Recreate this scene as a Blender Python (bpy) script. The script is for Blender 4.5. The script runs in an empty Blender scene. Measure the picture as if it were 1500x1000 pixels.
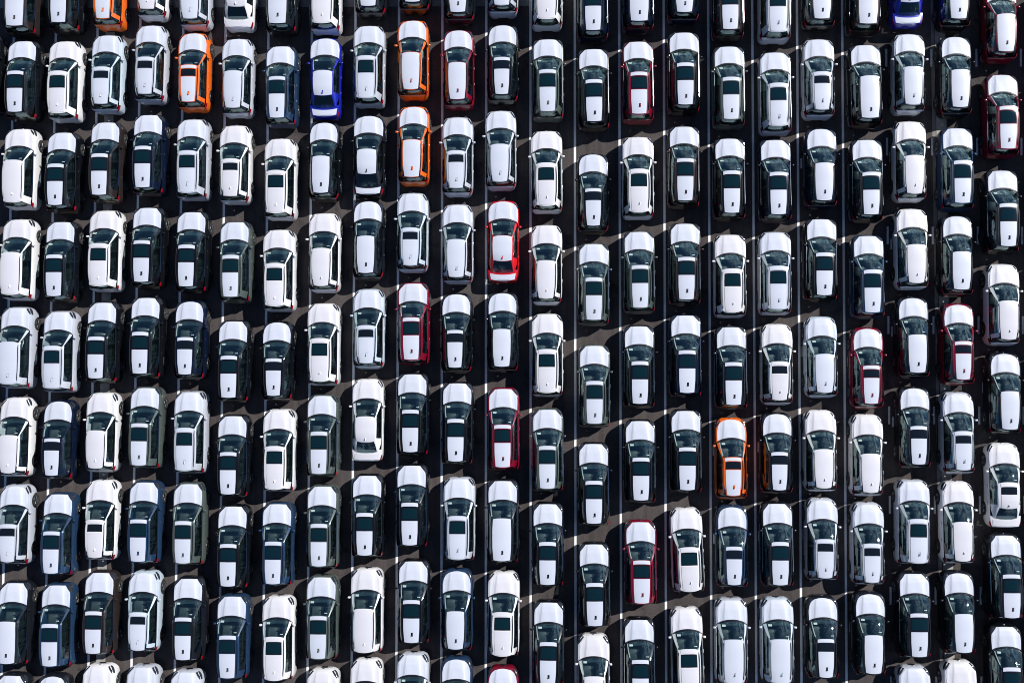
import bpy, math, random
import numpy as np
from mathutils import Vector, Matrix, Euler

scene = bpy.context.scene
C = scene.collection
R = math.radians

# ------------------------------------------------------------------ camera
CAM_H = 48.0
F_PX = 1240.0                    # focal length in pixels of a 1500 px wide frame
TILT_X = math.atan(1.9e-5 * F_PX)
TILT_Y = math.atan(2.3e-5 * F_PX)
PPX, PPY = 797.0, 508.0          # principal point in the 1500 x 1000 frame
cam_d = bpy.data.cameras.new("camera")
cam = bpy.data.objects.new("camera", cam_d)
C.objects.link(cam)
cam.location = (0, 0, CAM_H)
cam.rotation_euler = (TILT_X, TILT_Y, 0)
cam_d.sensor_width = 36
cam_d.lens = F_PX / 1500 * 36
cam_d.shift_x = -(PPX - 750) / 1500
cam_d.shift_y = (PPY - 500) / 1500
cam_d.clip_start = 1
cam_d.clip_end = 4000
scene.camera = cam
CROT = Euler((TILT_X, TILT_Y, 0)).to_matrix()

def ground(px, py, z=0.0):
    """pixel of the 1500 x 1000 frame -> world point at height z (used for surveying positions)"""
    d = CROT @ Vector(((px - PPX) / F_PX, -(py - PPY) / F_PX, -1))
    t = (z - CAM_H) / d.z
    return Vector((0, 0, CAM_H)) + d * t

# ------------------------------------------------------------------ light
SUN_DIR = Vector((1.12, 0.70, 1.02)).normalized()      # towards the sun
world = bpy.data.worlds.new("World")
scene.world = world
world.use_nodes = True
nt = world.node_tree
nt.nodes.clear()
N, L = nt.nodes, nt.links
sky = N.new("ShaderNodeTexSky")
sky.sky_type = 'NISHITA'
sky.sun_disc = False
sky.sun_elevation = math.asin(SUN_DIR.z)
sky.sun_rotation = math.atan2(SUN_DIR.x, SUN_DIR.y)
sky.air_density = 1.0
sky.dust_density = 0.1
sky.ozone_density = 10.0
tc = N.new("ShaderNodeTexCoord")
# streaky cloud over the blue, its bank placed and brightened for windscreen reflections
mp = N.new("ShaderNodeMapping"); mp.inputs['Scale'].default_value = (1, 1, 1.6)
n1 = N.new("ShaderNodeTexNoise"); n1.inputs['Scale'].default_value = 7; n1.inputs['Detail'].default_value = 7
n1.inputs['Roughness'].default_value = .68; n1.inputs['Distortion'].default_value = .35
rp = N.new("ShaderNodeValToRGB")
rp.color_ramp.elements[0].position = .44; rp.color_ramp.elements[0].color = (0, 0, 0, 1)
rp.color_ramp.elements[1].position = .70; rp.color_ramp.elements[1].color = (.9, .9, .9, 1)
mixc = N.new("ShaderNodeMixRGB"); mixc.inputs['Color2'].default_value = (27, 30, 33, 1)
bg = N.new("ShaderNodeBackground"); bg.inputs['Strength'].default_value = .05
wo = N.new("ShaderNodeOutputWorld")
L.new(tc.outputs['Generated'], mp.inputs['Vector']); L.new(mp.outputs[0], n1.inputs['Vector'])
L.new(n1.outputs['Fac'], rp.inputs[0])
sx = N.new("ShaderNodeSeparateXYZ"); L.new(tc.outputs['Generated'], sx.inputs[0])
ml = N.new("ShaderNodeMapRange"); ml.interpolation_type = 'SMOOTHSTEP'
ml.inputs['From Min'].default_value = .86; ml.inputs['From Max'].default_value = .5
mm_ = N.new("ShaderNodeMath"); mm_.operation = 'MULTIPLY'
L.new(sx.outputs['Z'], ml.inputs['Value']); up = N.new("ShaderNodeMapRange"); up.inputs['From Min'].default_value = 0; up.inputs['From Max'].default_value = .06
m0 = N.new("ShaderNodeMath"); m0.operation = 'MULTIPLY'
L.new(sx.outputs['Z'], up.inputs['Value']); L.new(up.outputs[0], m0.inputs[0]); L.new(ml.outputs[0], m0.inputs[1])
L.new(m0.outputs[0], mm_.inputs[0]); L.new(rp.outputs[0], mm_.inputs[1])
bank = N.new("ShaderNodeTexNoise"); bank.inputs['Scale'].default_value = 1.1; bank.inputs['Detail'].default_value = 1
bm = N.new("ShaderNodeMapping"); bm.inputs['Location'].default_value = (4.8, 1.3, 0)
br = N.new("ShaderNodeMapRange"); br.inputs['From Min'].default_value = .42; br.inputs['From Max'].default_value = .58
m3 = N.new("ShaderNodeMath"); m3.operation = 'MULTIPLY'
L.new(tc.outputs['Generated'], bm.inputs[0]); L.new(bm.outputs[0], bank.inputs['Vector']); L.new(bank.outputs['Fac'], br.inputs['Value'])
L.new(br.outputs[0], m3.inputs[0]); L.new(mm_.outputs[0], m3.inputs[1]); L.new(m3.outputs[0], mixc.inputs['Fac'])
L.new(sky.outputs[0], mixc.inputs['Color1']); L.new(mixc.outputs[0], bg.inputs[0]); L.new(bg.outputs[0], wo.inputs[0])
sun_d = bpy.data.lights.new("sun", 'SUN')
sun_d.energy = 5.0
sun_d.angle = R(.5)
sun_d.color = (1.0, .972, .94)
sun = bpy.data.objects.new("sun", sun_d)
C.objects.link(sun)
sun.rotation_euler = SUN_DIR.to_track_quat('Z', 'Y').to_euler()
sun.location = (40, 25, 60)
scene.view_settings.view_transform = 'Standard'
scene.view_settings.look = 'None'
scene.view_settings.exposure = 0.2
scene.cycles.filter_width = 1.0
scene.view_settings.gamma = 1.0
scene.view_settings.use_curve_mapping = False

# ------------------------------------------------------------------ materials
def mat(name, col, rough=.5, metal=0., coat=0., spec=None, **kw):
    m = bpy.data.materials.new(name)
    m.use_nodes = True
    b = m.node_tree.nodes['Principled BSDF']
    b.inputs['Base Color'].default_value = (*col, 1)
    b.inputs['Roughness'].default_value = rough
    b.inputs['Metallic'].default_value = metal
    b.inputs['Coat Weight'].default_value = coat
    b.inputs['Coat Roughness'].default_value = .04
    if spec is not None:
        b.inputs['Specular IOR Level'].default_value = spec
    return m

def bump(m, scale, strength, dist=.02, detail=4, vec='Object', stretch=None):
    t = m.node_tree
    b = t.nodes['Principled BSDF']
    tcn = t.nodes.new("ShaderNodeTexCoord")
    n = t.nodes.new("ShaderNodeTexNoise"); n.inputs['Scale'].default_value = scale; n.inputs['Detail'].default_value = detail
    bp = t.nodes.new("ShaderNodeBump"); bp.inputs['Strength'].default_value = strength; bp.inputs['Distance'].default_value = dist
    src = tcn.outputs[vec]
    if stretch:
        q = t.nodes.new("ShaderNodeMapping"); q.inputs['Scale'].default_value = stretch
        t.links.new(src, q.inputs[0]); src = q.outputs[0]
    t.links.new(src, n.inputs['Vector']); t.links.new(n.outputs['Fac'], bp.inputs['Height']); t.links.new(bp.outputs[0], b.inputs['Normal'])
    return n

def speck(m, col, amount=.15, scale=6):
    """slow tone variation + per-object shift"""
    t = m.node_tree; b = t.nodes['Principled BSDF']
    tcn = t.nodes.new("ShaderNodeTexCoord"); oi = t.nodes.new("ShaderNodeObjectInfo")
    n = t.nodes.new("ShaderNodeTexNoise"); n.inputs['Scale'].default_value = scale; n.inputs['Detail'].default_value = 5
    ad = t.nodes.new("ShaderNodeMath"); ad.operation = 'ADD'
    t.links.new(tcn.outputs['Object'], n.inputs['Vector'])
    t.links.new(n.outputs['Fac'], ad.inputs[0]); t.links.new(oi.outputs['Random'], ad.inputs[1])
    mr = t.nodes.new("ShaderNodeMapRange"); mr.inputs['From Min'].default_value = .3; mr.inputs['From Max'].default_value = 1.7
    mr.inputs['To Min'].default_value = 1 - amount; mr.inputs['To Max'].default_value = 1 + amount
    t.links.new(ad.outputs[0], mr.inputs[0])
    vm = t.nodes.new("ShaderNodeVectorMath"); vm.operation = 'SCALE'; vm.inputs[0].default_value = col
    t.links.new(mr.outputs[0], vm.inputs['Scale']); t.links.new(vm.outputs[0], b.inputs['Base Color'])

PAINTS = {  # base colours of the factory paints
    'white': ((.72, .72, .735), 0), 'silver': ((.50, .53, .60), .1), 'ice': ((.52, .61, .70), .1),
    'black': ((.004, .005, .007), 0), 'dark': ((.012, .014, .02), .3), 'navy': ((.004, .009, .028), .2),
    'blue': ((.008, .016, .34), .1), 'steel': ((.016, .042, .095), .15), 'khaki': ((.085, .108, .100), .2),
    'orange': ((.74, .125, .010), 0), 'red': ((.55, .006, .012), 0), 'wine': ((.19, .003, .020), .1),
    'brown': ((.03, .022, .022), .3)}
M = {}
for k, (c, met) in PAINTS.items():
    M[k] = mat('paint_' + k, c, .30, met, 1.0, spec=.25 if max(c) < .06 else .5)
    speck(M[k], c, .06, 3)
M['film'] = mat('protective_film', (.585, .62, .715), .42, spec=.4); speck(M['film'], (.585, .62, .715), .035, 2.5)
bump(M['film'], 5, .10, .02, 3, stretch=(1, .45, 1))
M['film_on_white'] = mat('film_on_white', (.66, .655, .71), .42, spec=.4); speck(M['film_on_white'], (.66, .655, .71), .035, 2.5)
bump(M['film_on_white'], 5, .10, .02, 3, stretch=(1, .45, 1))
M['black_plastic'] = mat('black_plastic', (.012, .012, .014), .5)
M['gloss_black'] = mat('gloss_black', (.006, .009, .014), .12, coat=.6)
M['rubber'] = mat('rubber', (.018, .018, .019), .8); bump(M['rubber'], 40, .3, .01)
M['alloy'] = mat('alloy', (.10, .105, .11), .35, .6)
M['lens_red'] = mat('lens_red', (.24, .003, .010), .15, coat=1)
M['lens_clear'] = mat('lens_clear', (.035, .04, .05), .1, .3, coat=1)
M['chrome'] = mat('chrome', (.8, .8, .82), .12, 1)
M['interior'] = mat('interior', (.012, .013, .014), .8)
M['upholstery'] = mat('upholstery', (.045, .062, .066), .6); bump(M['upholstery'], 9, .5, .04)
M['dash_cover'] = mat('dash_cover', (.035, .055, .06), .35); bump(M['dash_cover'], 12, .7, .05)
M['paper'] = mat('paper', (.80, .80, .76), .8)
M['trim_pale'] = mat('trim_pale', (.62, .63, .58), .7)
M['sunroof_glass'] = mat('sunroof_glass', (.003, .017, .024), .06, coat=.5)
bump(M['sunroof_glass'], 2, .03, .02)

def glass(name, tint, body, fac):
    m = bpy.data.materials.new(name); m.use_nodes = True
    t = m.node_tree; t.nodes.clear()
    tr = t.nodes.new("ShaderNodeBsdfTransparent"); tr.inputs[0].default_value = (*tint, 1)
    df = t.nodes.new("ShaderNodeBsdfDiffuse"); df.inputs[0].default_value = (*body, 1)
    mx = t.nodes.new("ShaderNodeMixShader"); mx.inputs[0].default_value = fac
    gl = t.nodes.new("ShaderNodeBsdfGlossy"); gl.inputs['Roughness'].default_value = .02; gl.inputs[0].default_value = (.75, 1, 1, 1)
    fr = t.nodes.new("ShaderNodeFresnel"); fr.inputs[0].default_value = 2.15
    m2 = t.nodes.new("ShaderNodeMixShader"); o = t.nodes.new("ShaderNodeOutputMaterial")
    tcn = t.nodes.new("ShaderNodeTexCoord")
    n = t.nodes.new("ShaderNodeTexNoise"); n.inputs['Scale'].default_value = 1.6; n.inputs['Detail'].default_value = 2
    bp = t.nodes.new("ShaderNodeBump"); bp.inputs['Strength'].default_value = .12; bp.inputs['Distance'].default_value = .05
    t.links.new(tcn.outputs['Object'], n.inputs['Vector']); t.links.new(n.outputs['Fac'], bp.inputs['Height'])
    t.links.new(bp.outputs[0], gl.inputs['Normal'])
    t.links.new(tr.outputs[0], mx.inputs[1]); t.links.new(df.outputs[0], mx.inputs[2])
    ge = t.nodes.new("ShaderNodeNewGeometry"); sb = t.nodes.new("ShaderNodeMath"); sb.operation = 'SUBTRACT'; sb.use_clamp = True
    t.links.new(fr.outputs[0], sb.inputs[0]); t.links.new(ge.outputs['Backfacing'], sb.inputs[1])
    t.links.new(sb.outputs[0], m2.inputs[0]); t.links.new(mx.outputs[0], m2.inputs[1]); t.links.new(gl.outputs[0], m2.inputs[2])
    t.links.new(m2.outputs[0], o.inputs[0])
    return m
M['windscreen'] = glass('windscreen_glass', (.80, .90, .90), (.012, .035, .042), .10)
M['glass'] = glass('window_glass', (.42, .50, .50), (.006, .012, .014), .25)

# ground
def asphalt():
    m = mat('asphalt', (.11, .1, .1), .95, spec=.2)
    t = m.node_tree; b = t.nodes['Principled BSDF']
    g = t.nodes.new("ShaderNodeNewGeometry")
    def noise(s, d=4, stretch=None):
        n = t.nodes.new("ShaderNodeTexNoise"); n.inputs['Scale'].default_value = s; n.inputs['Detail'].default_value = d
        if stretch:
            q = t.nodes.new("ShaderNodeMapping"); q.inputs['Scale'].default_value = stretch
            t.links.new(g.outputs['Position'], q.inputs[0]); t.links.new(q.outputs[0], n.inputs['Vector'])
        else:
            t.links.new(g.outputs['Position'], n.inputs['Vector'])
        return n.outputs['Fac']
    def ramp(src, p0, c0, p1, c1):
        r = t.nodes.new("ShaderNodeValToRGB"); e = r.color_ramp.elements
        e[0].position = p0; e[0].color = (*c0, 1); e[1].position = p1; e[1].color = (*c1, 1)
        t.links.new(src, r.inputs[0]); return r.outputs[0]
    def mul(a, c, f=1.0):
        x = t.nodes.new("ShaderNodeMixRGB"); x.blend_type = 'MULTIPLY'; x.inputs[0].default_value = f
        t.links.new(a, x.inputs[1]); t.links.new(c, x.inputs[2]); return x.outputs[0]
    base = ramp(noise(.35, 6), .3, (.066, .0575, .056), .7, (.092, .080, .078))
    grain = ramp(noise(14, 3), .3, (.74, .74, .74), .7, (1.22, 1.22, 1.24))
    fine = ramp(noise(55, 2), .3, (.8, .8, .8), .7, (1.2, 1.2, 1.2))
    streak = ramp(noise(1.0, 4, (2.6, .12, 1)), .36, (.80, .79, .79), .6, (1.06, 1.06, 1.05))
    vo = t.nodes.new("ShaderNodeTexNoise"); vo.inputs['Scale'].default_value = .8; vo.inputs['Detail'].default_value = 5; vo.inputs['Distortion'].default_value = 1
    t.links.new(g.outputs['Position'], vo.inputs['Vector'])
    stain = ramp(vo.outputs['Fac'], .28, (.62, .60, .60), .42, (1, 1, 1))
    t.links.new(mul(mul(mul(mul(base, grain), streak), stain), fine), b.inputs['Base Color'])
    bp = t.nodes.new("ShaderNodeBump"); bp.inputs['Strength'].default_value = .5; bp.inputs['Distance'].default_value = .02
    t.links.new(noise(35, 3), bp.inputs['Height']); t.links.new(bp.outputs[0], b.inputs['Normal'])
    return m
M['asphalt'] = asphalt()
def worn(name, col, dark, p0=.34, p1=.5, scale=7):
    m = mat(name, col, .7)
    t = m.node_tree; b = t.nodes['Principled BSDF']
    g = t.nodes.new("ShaderNodeNewGeometry")
    n = t.nodes.new("ShaderNodeTexNoise"); n.inputs['Scale'].default_value = scale; n.inputs['Detail'].default_value = 6; n.inputs['Roughness'].default_value = .7
    r = t.nodes.new("ShaderNodeValToRGB"); e = r.color_ramp.elements
    e[0].position = p0; e[0].color = (*dark, 1); e[1].position = p1; e[1].color = (*col, 1)
    t.links.new(g.outputs['Position'], n.inputs['Vector']); t.links.new(n.outputs['Fac'], r.inputs[0]); t.links.new(r.outputs[0], b.inputs['Base Color'])
    return m
M['line'] = worn('line_paint', (.86, .86, .86), (.55, .55, .55), .28, .42)
M['dash'] = worn('dash_paint', (.78, .80, .82), (.42, .43, .45), .30, .5)
M['concrete'] = worn('concrete', (.40, .385, .35), (.26, .25, .23), .3, .6, 3)
M['gutter'] = worn('gutter_concrete', (.22, .21, .20), (.15, .145, .14), .3, .6, 2)

# ------------------------------------------------------------------ mesh helpers
def make_mesh(name, verts, faces, m, smooth=True, angle=38):
    me = bpy.data.meshes.new(name)
    me.from_pydata([tuple(map(float, v)) for v in verts], [], faces)
    me.validate()
    if smooth:
        me.polygons.foreach_set('use_smooth', [True] * len(me.polygons))
        me.set_sharp_from_angle(angle=R(angle))
    me.materials.append(M[m] if isinstance(m, str) else m)
    me.update()
    return me

class MB:
    def __init__(s): s.v, s.f = [], []
    def grid(s, P, flip=False, skip=None):
        """P[i][j] points"""
        o = len(s.v); ni, nj = len(P), len(P[0])
        for row in P: s.v.extend(row)
        for i in range(ni - 1):
            for j in range(nj - 1):
                if skip and skip(i, j): continue
                q = (o + i * nj + j, o + i * nj + j + 1, o + (i + 1) * nj + j + 1, o + (i + 1) * nj + j)
                s.f.append(q[::-1] if flip else q)
    def box(s, c, d, bev=0., rot=None):
        x, y, z = (k / 2 for k in d)
        b = min(bev, x * .9, y * .9, z * .9)
        pts = []
        if b <= 0:
            pts = [(sx * x, sy * y, sz * z) for sz in (-1, 1) for sx, sy in ((-1, -1), (1, -1), (1, 1), (-1, 1))]
            fs = [(3, 2, 1, 0), (4, 5, 6, 7)] + [(i, (i + 1) % 4, 4 + (i + 1) % 4, 4 + i) for i in range(4)]
        else:
            rings = [(-z, b), (-z + b, 0), (z - b, 0), (z, b)]
            for zz, ins in rings:
                X, Y = x - ins, y - ins; c2 = b
                for px, py in ((-X + c2, -Y), (X - c2, -Y), (X, -Y + c2), (X, Y - c2), (X - c2, Y), (-X + c2, Y), (-X, Y - c2), (-X, -Y + c2)):
                    pts.append((px, py, zz))
            fs = [tuple(range(7, -1, -1)), tuple(range(24, 32))]
            for r_ in range(3):
                fs += [(r_ * 8 + i, r_ * 8 + (i + 1) % 8, r_ * 8 + 8 + (i + 1) % 8, r_ * 8 + 8 + i) for i in range(8)]
        o = len(s.v)
        for p in pts:
            p = Vector(p)
            if rot: p = rot @ p
            s.v.append(tuple(p + Vector(c)))
        s.f += [tuple(o + i for i in f) for f in fs]
    def tube(s, path, r, n=6):
        o = len(s.v); path = [Vector(p) for p in path]
        for i, p in enumerate(path):
            d = (path[min(i + 1, len(path) - 1)] - path[max(i - 1, 0)]).normalized()
            a = Vector((0, 0, 1)) if abs(d.z) < .9 else Vector((1, 0, 0))
            u = d.cross(a).normalized(); w = u.cross(d)
            for k in range(n):
                t = 2 * math.pi * k / n
                s.v.append(tuple(p + u * r * math.cos(t) + w * r * math.sin(t)))
        for i in range(len(path) - 1):
            for k in range(n):
                s.f.append((o + i * n + k, o + i * n + (k + 1) % n, o + (i + 1) * n + (k + 1) % n, o + (i + 1) * n + k))
        s.f.append(tuple(o + k for k in range(n - 1, -1, -1))); s.f.append(tuple(o + (len(path) - 1) * n + k for k in range(n)))
    def mesh(s, name, m, **k): return make_mesh(name, s.v, s.f, m, **k)

# ------------------------------------------------------------------ the three car bodies
TYPES = {
 'F': dict(name='suv', front=2.32, rear=-2.32, Wk=.90, cowl=1.21, wst=.33, rr=-2.06, zr=1.60, crown=.055, hw=[.565, .60, .59, .52],
    zt=[(-2.32, .58), (-2.28, .70), (-2.24, .78), (-2.25, .86), (-2.21, .98), (-2.17, 1.07), (-1.6, 1.08), (-.8, 1.04), (0, 1.02), (1.0, 1.02), (1.25, 1.01), (1.8, .965), (2.08, .90), (2.2, .84), (2.28, .74), (2.32, .60)],
    W=[(-2.32, .60), (-2.27, .74), (-2.17, .83), (-1.95, .875), (-1.3, .90), (-.7, .885), (.5, .885), (1.35, .90), (1.75, .89), (2.0, .84), (2.17, .75), (2.26, .63), (2.32, .47)],
    ax=(1.37, -1.30), rb=-2.235, rbz=1.0, rails=True, deck_rear=-2.17),
 'X': dict(name='hatchback', front=2.25, rear=-2.26, Wk=.885, cowl=1.14, wst=.17, rr=-1.96, zr=1.50, crown=.05, hw=[.545, .57, .545, .46],
    zt=[(-2.26, .60), (-2.22, .74), (-2.18, .86), (-2.14, .97), (-2.09, 1.02), (-1.6, 1.04), (-.8, 1.0), (0, .97), (1.0, .97), (1.2, .96), (1.75, .91), (2.02, .85), (2.14, .79), (2.21, .70), (2.25, .57)],
    W=[(-2.26, .50), (-2.22, .64), (-2.12, .77), (-1.9, .86), (-1.35, .89), (-.7, .87), (.5, .87), (1.3, .89), (1.7, .87), (1.95, .81), (2.1, .72), (2.2, .58), (2.25, .42)],
    ax=(1.32, -1.34), rb=-2.11, rbz=1.0, rails=True, deck_rear=-2.09),
 'S': dict(name='saloon', front=2.31, rear=-2.32, Wk=.885, cowl=1.20, wst=.25, rr=-1.20, zr=1.40, crown=.045, hw=[.55, .575, .56, .53],
    zt=[(-2.32, .60), (-2.29, .76), (-2.25, .92), (-2.2, .98), (-1.8, 1.0), (-1.4, 1.0), (-.8, .97), (0, .94), (1.0, .94), (1.25, .93), (1.8, .88), (2.08, .82), (2.2, .77), (2.27, .68), (2.31, .55)],
    W=[(-2.32, .56), (-2.28, .68), (-2.18, .78), (-1.95, .845), (-1.35, .885), (-.7, .87), (.5, .87), (1.3, .885), (1.75, .87), (2.0, .81), (2.16, .72), (2.26, .58), (2.31, .42)],
    ax=(1.36, -1.31), rb=-1.86, rbz=1.01, rails=False, deck_rear=-1.60),
}
def ip(tab, y):
    return float(np.interp(y, [a for a, _ in tab], [b for _, b in tab]))
def smooth_ip(tab, y, h=.05):
    return (ip(tab, y - h) + 2 * ip(tab, y) + ip(tab, y + h)) / 4 if tab[0][0] + h < y < tab[-1][0] - h else ip(tab, y)
def Wf(T, y): return smooth_ip(T['W'], y)
def Zt(T, y): return smooth_ip(T['zt'], y, .02)
ZS, GS = [.2, .3, .45, .62, .78, .9, 1.0], [.93, .955, .985, 1.0, 1.0, .985, .965]
def side_x(T, y, z):
    return Wf(T, y) * float(np.interp(z / Zt(T, y), [a for a in (0, .25, .45, .65, .8, .92, 1)], [.92, .955, .985, 1.0, .995, .98, .955]))
def deck(T, x, y):
    """height of bonnet / boot lid"""
    w = Wf(T, y) * .955; u = min(1, abs(x) / w)
    z = Zt(T, y) + (.07 if y > -1.5 or T['name'] == 'saloon' else .0) * (1 - u ** 2.4)
    if y > 0:                                   # two power creases on the bonnet
        k = .36 + .10 * (2.2 - y) / 1.0
        t = (abs(x) - k) / .035
        z += .024 * (1 - min(1, max(0, t)))
        # raised outer shoulders
        z += .014 * min(1, max(0, (abs(x) - (k + .22)) / .04)) * (1 if u < .97 else .3)
    return z
def roof_pt(T, u, v):
    w = float(np.interp(v, [0, .3, .7, 1], T['hw']))
    yf = T['wst'] - .09 * u * u * abs(u); yr = T['rr'] + .07 * u * u
    y = yf * (1 - v) + yr * v
    z = T['zr'] + T['crown'] * (1 - abs(u) ** 2.2) - .045 * max(0, 1 - v / .3) ** 2 - (.05 if T['name'] != 'saloon' else .09) * max(0, (v - .6) / .4) ** 2
    return (u * w, y, z)

def body_mesh(T):
    ys = set(np.linspace(T['rear'] + .3, T['front'] - .35, 26).round(3).tolist())
    ys |= {a for a, _ in T['zt']} | {a for a, _ in T['W'] if abs(a) > 1.9}
    RA = .385
    ys |= {round(T['cowl'] - k, 3) for k in (.02, .06, .10, .14, .18, .22, .26)}
    for a in T['ax']:
        ys |= {round(a + RA * math.cos(t), 3) for t in np.linspace(0, math.pi, 11)}
    ys = sorted(y for y in ys if T['rear'] <= y <= T['front'])
    ys = [y for i, y in enumerate(ys) if i == 0 or y - ys[i - 1] > .012]
    def zlow(y):
        z = float(np.interp(abs(y), [2.0, 2.32], [.24, .42]))
        for a in T['ax']:
            if abs(y - a) <= RA: z = max(z, .345 + math.sqrt(max(0, RA ** 2 - (y - a) ** 2)))
        return z
    fr = [0, .12, .28, .45, .62, .78, .9, 1.0]
    us = [.985, .93, .85, .74, .62, .56, .50, .44, .38, .25, .12, 0]
    P = []
    for y in ys:
        row = []
        z0, z1 = zlow(y), Zt(T, y)
        for t in fr:
            z = z0 + (z1 - z0) * t
            x = side_x(T, y, z)
            if t == 1.0: x -= .012
            row.append((x, y, z))
        w = Wf(T, y) * .955
        for u in us:
            row.append((u * w, y, deck(T, u * w, y)))
        P.append(row)
    nf = len(fr)
    b = MB()
    cf = T['cowl'] - .30
    def skip(i, j):
        ym = (ys[i] + ys[i + 1]) / 2
        if j < nf or ym < T['deck_rear']: return False
        uj = (us[j - nf] + us[min(j - nf + 1, len(us) - 1)]) / 2
        return ym < T['cowl'] - .03 - .21 * uj ** 2.2
    b.grid(P, flip=True, skip=skip)
    b.grid([[(-x, y, z) for x, y, z in r_] for r_ in P], flip=False, skip=skip)
    # front and rear caps
    for idx, fl in ((0, False), (len(ys) - 1, True)):
        r_ = P[idx]
        loop = [(x, y, z) for x, y, z in r_] + [(-x, y, z) for x, y, z in r_[::-1][1:]]
        o = len(b.v); b.v += loop
        f = tuple(range(o, o + len(loop)))
        b.f.append(f if not fl else f[::-1])
    # wheel wells: shallow dark-side liners are separate
    me = b.mesh('body', 'white', angle=30)
    return me

def loops(T):
    """greenhouse loops for the right half: base, top, tag of the segment that follows"""
    c, W = T['cowl'], .925
    X = T['Wk']
    def bz(x, y): return deck(T, x, y) + .004
    base, top, tag = [], [], []
    for x, dy, u in ((0, 0, 0), (.2, -.012, .3), (.40, -.05, .6), (.56, -.11, .83), (.675, -.19, .96)):
        y = c + dy; xx = x * X / .9
        base.append((xx, y, bz(xx, y))); top.append(roof_pt(T, u, 0)); tag.append('windscreen')
    tag[-1] = 'a_pillar'
    rb = T['rb']; wr = T['wst'] - T['rr']; 
    def sb(y, ins): return (Wf(T, y) * .955 - ins, y, Zt(T, y) + .012)
    def st(y): return roof_pt(T, 1, min(1, max(0.0, (T['wst'] - .09 - y) / (wr - .16))))
    if T['name'] == 'saloon':
        S = [(c - .265, .05, T['wst'] - .10, 'door_window'), (.45, .04, .02, 'door_window'), (.05, .035, -.12, 'b_pillar'), (-.04, .035, -.20, 'door_window'),
             (-.6, .035, -.62, 'door_window'), (-1.0, .04, -.95, 'c_pillar'), (-1.30, .06, -1.05, 'c_pillar')]
    else:
        e = T['rear'] + 2.32
        S = [(c - .265, .05, T['wst'] - .10, 'door_window'), (.45, .04, .06, 'door_window'), (.02, .035, -.12, 'b_pillar'), (-.07, .035, -.20, 'door_window'),
             (-.6, .035, -.62, 'door_window'), (-1.02, .035, -1.03, 'c_post'), (-1.09, .035, -1.10, 'quarter_window'), (-1.42 + e, .04, -1.38 + e, 'quarter_window'),
             (-1.72 + e, .06, -1.62 + e, 'c_pillar'), (-1.92 + e, .09, -1.85 + e, 'c_pillar')]
    for y, ins, yt, g in S:
        base.append(sb(y, ins)); top.append(st(yt)); tag.append(g)
    xr = .70 if T['name'] != 'saloon' else .66
    for x, dy, u in ((xr, .15, 1), (xr - .09, .085, .88), (.30, .015, .45), (0, 0, 0)):
        y = rb + dy
        z = T['rbz'] + (.03 if T['name'] == 'saloon' else 0)
        base.append((x, y, z)); top.append(roof_pt(T, u, 1)); tag.append('rear_window')
    tag[-4] = 'rear_pillar'
    return base, top, tag

def greenhouse(T):
    base, top, tag = loops(T)
    vs = [0, .06, .25, .5, .72, .87, 1.0]
    lift = {}
    if T['name'] != 'saloon':
        q = [k for k, g in enumerate(tag) if g == 'quarter_window']
        lift = {q[0]: .08, q[1]: .30, q[1] + 1: .56}
    else:
        q = [k for k, g in enumerate(tag) if g == 'c_pillar']
        lift = {q[0]: .28}
    P = []
    for v in vs:
        row = []
        for b_, t_ in zip(base, top):
            vv = v
            if v == .06 or v == .25: vv = v + lift.get(len(row), 0) * (1 if v == .06 else .6)
            p = Vector(b_).lerp(Vector(t_), vv)
            out = Vector((p.x, (p.y + .5) * .35, 0))
            if out.length > 0: out.normalize()
            p += out * .035 * math.sin(math.pi * v) + Vector((0, 0, .012 * math.sin(math.pi * v)))
            row.append(tuple(p))
        P.append(row)
    pieces = {}
    def put(name, side, i, j):
        pieces.setdefault((name, side), []).append((i, j))
    for j in range(len(base) - 1):
        g = tag[j]
        for i in range(len(vs) - 1):
            for side in (1, -1):
                s = side
                lo, hi = vs[i], vs[i + 1]
                if g == 'windscreen':
                    n = 'window_seal' if hi <= .06 else 'windscreen'; s = 0
                elif g == 'rear_window':
                    n = 'frame' if hi <= .06 else 'rear_window'; s = 0
                elif g in ('door_window', 'quarter_window'):
                    n = 'window_seal' if hi <= .06 else ('frame' if lo >= .87 else g)
                elif g in ('b_pillar', 'c_post'):
                    n = 'window_seal' if lo < .87 else 'frame'
                elif g == 'rear_pillar' or (T['name'] == 'hatchback' and j == len(base) - 5):
                    n = 'window_seal' if (T['name'] != 'saloon' and lo > .05) else 'frame'
                else:
                    n = 'frame'
                if n in ('frame', 'window_seal'): s = 0
                if n == 'door_window': n = 'door_window' if j < [k for k, q in enumerate(tag) if q == 'b_pillar'][0] else 'door_window_rear'
                put(n, s, i, (j, side))
    out = {}
    for (n, s), cells in pieces.items():
        b = MB()
        idx = {}
        for i, (j, side) in cells:
            ids = []
            for (a, c) in ((i, j), (i, j + 1), (i + 1, j + 1), (i + 1, j)):
                k = (a, c, side if P[a][c][0] > 1e-6 else 1)
                if k not in idx:
                    idx[k] = len(b.v); x, y, z = P[a][c]; b.v.append((x * side, y, z))
                ids.append(idx[k])
            b.f.append(tuple(ids) if side < 0 else tuple(ids[::-1]))
        out[(n, s)] = b
    return out, P

def arc_u(us, n):  # helper list
    return np.linspace(us[0], us[1], n).tolist()

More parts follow.
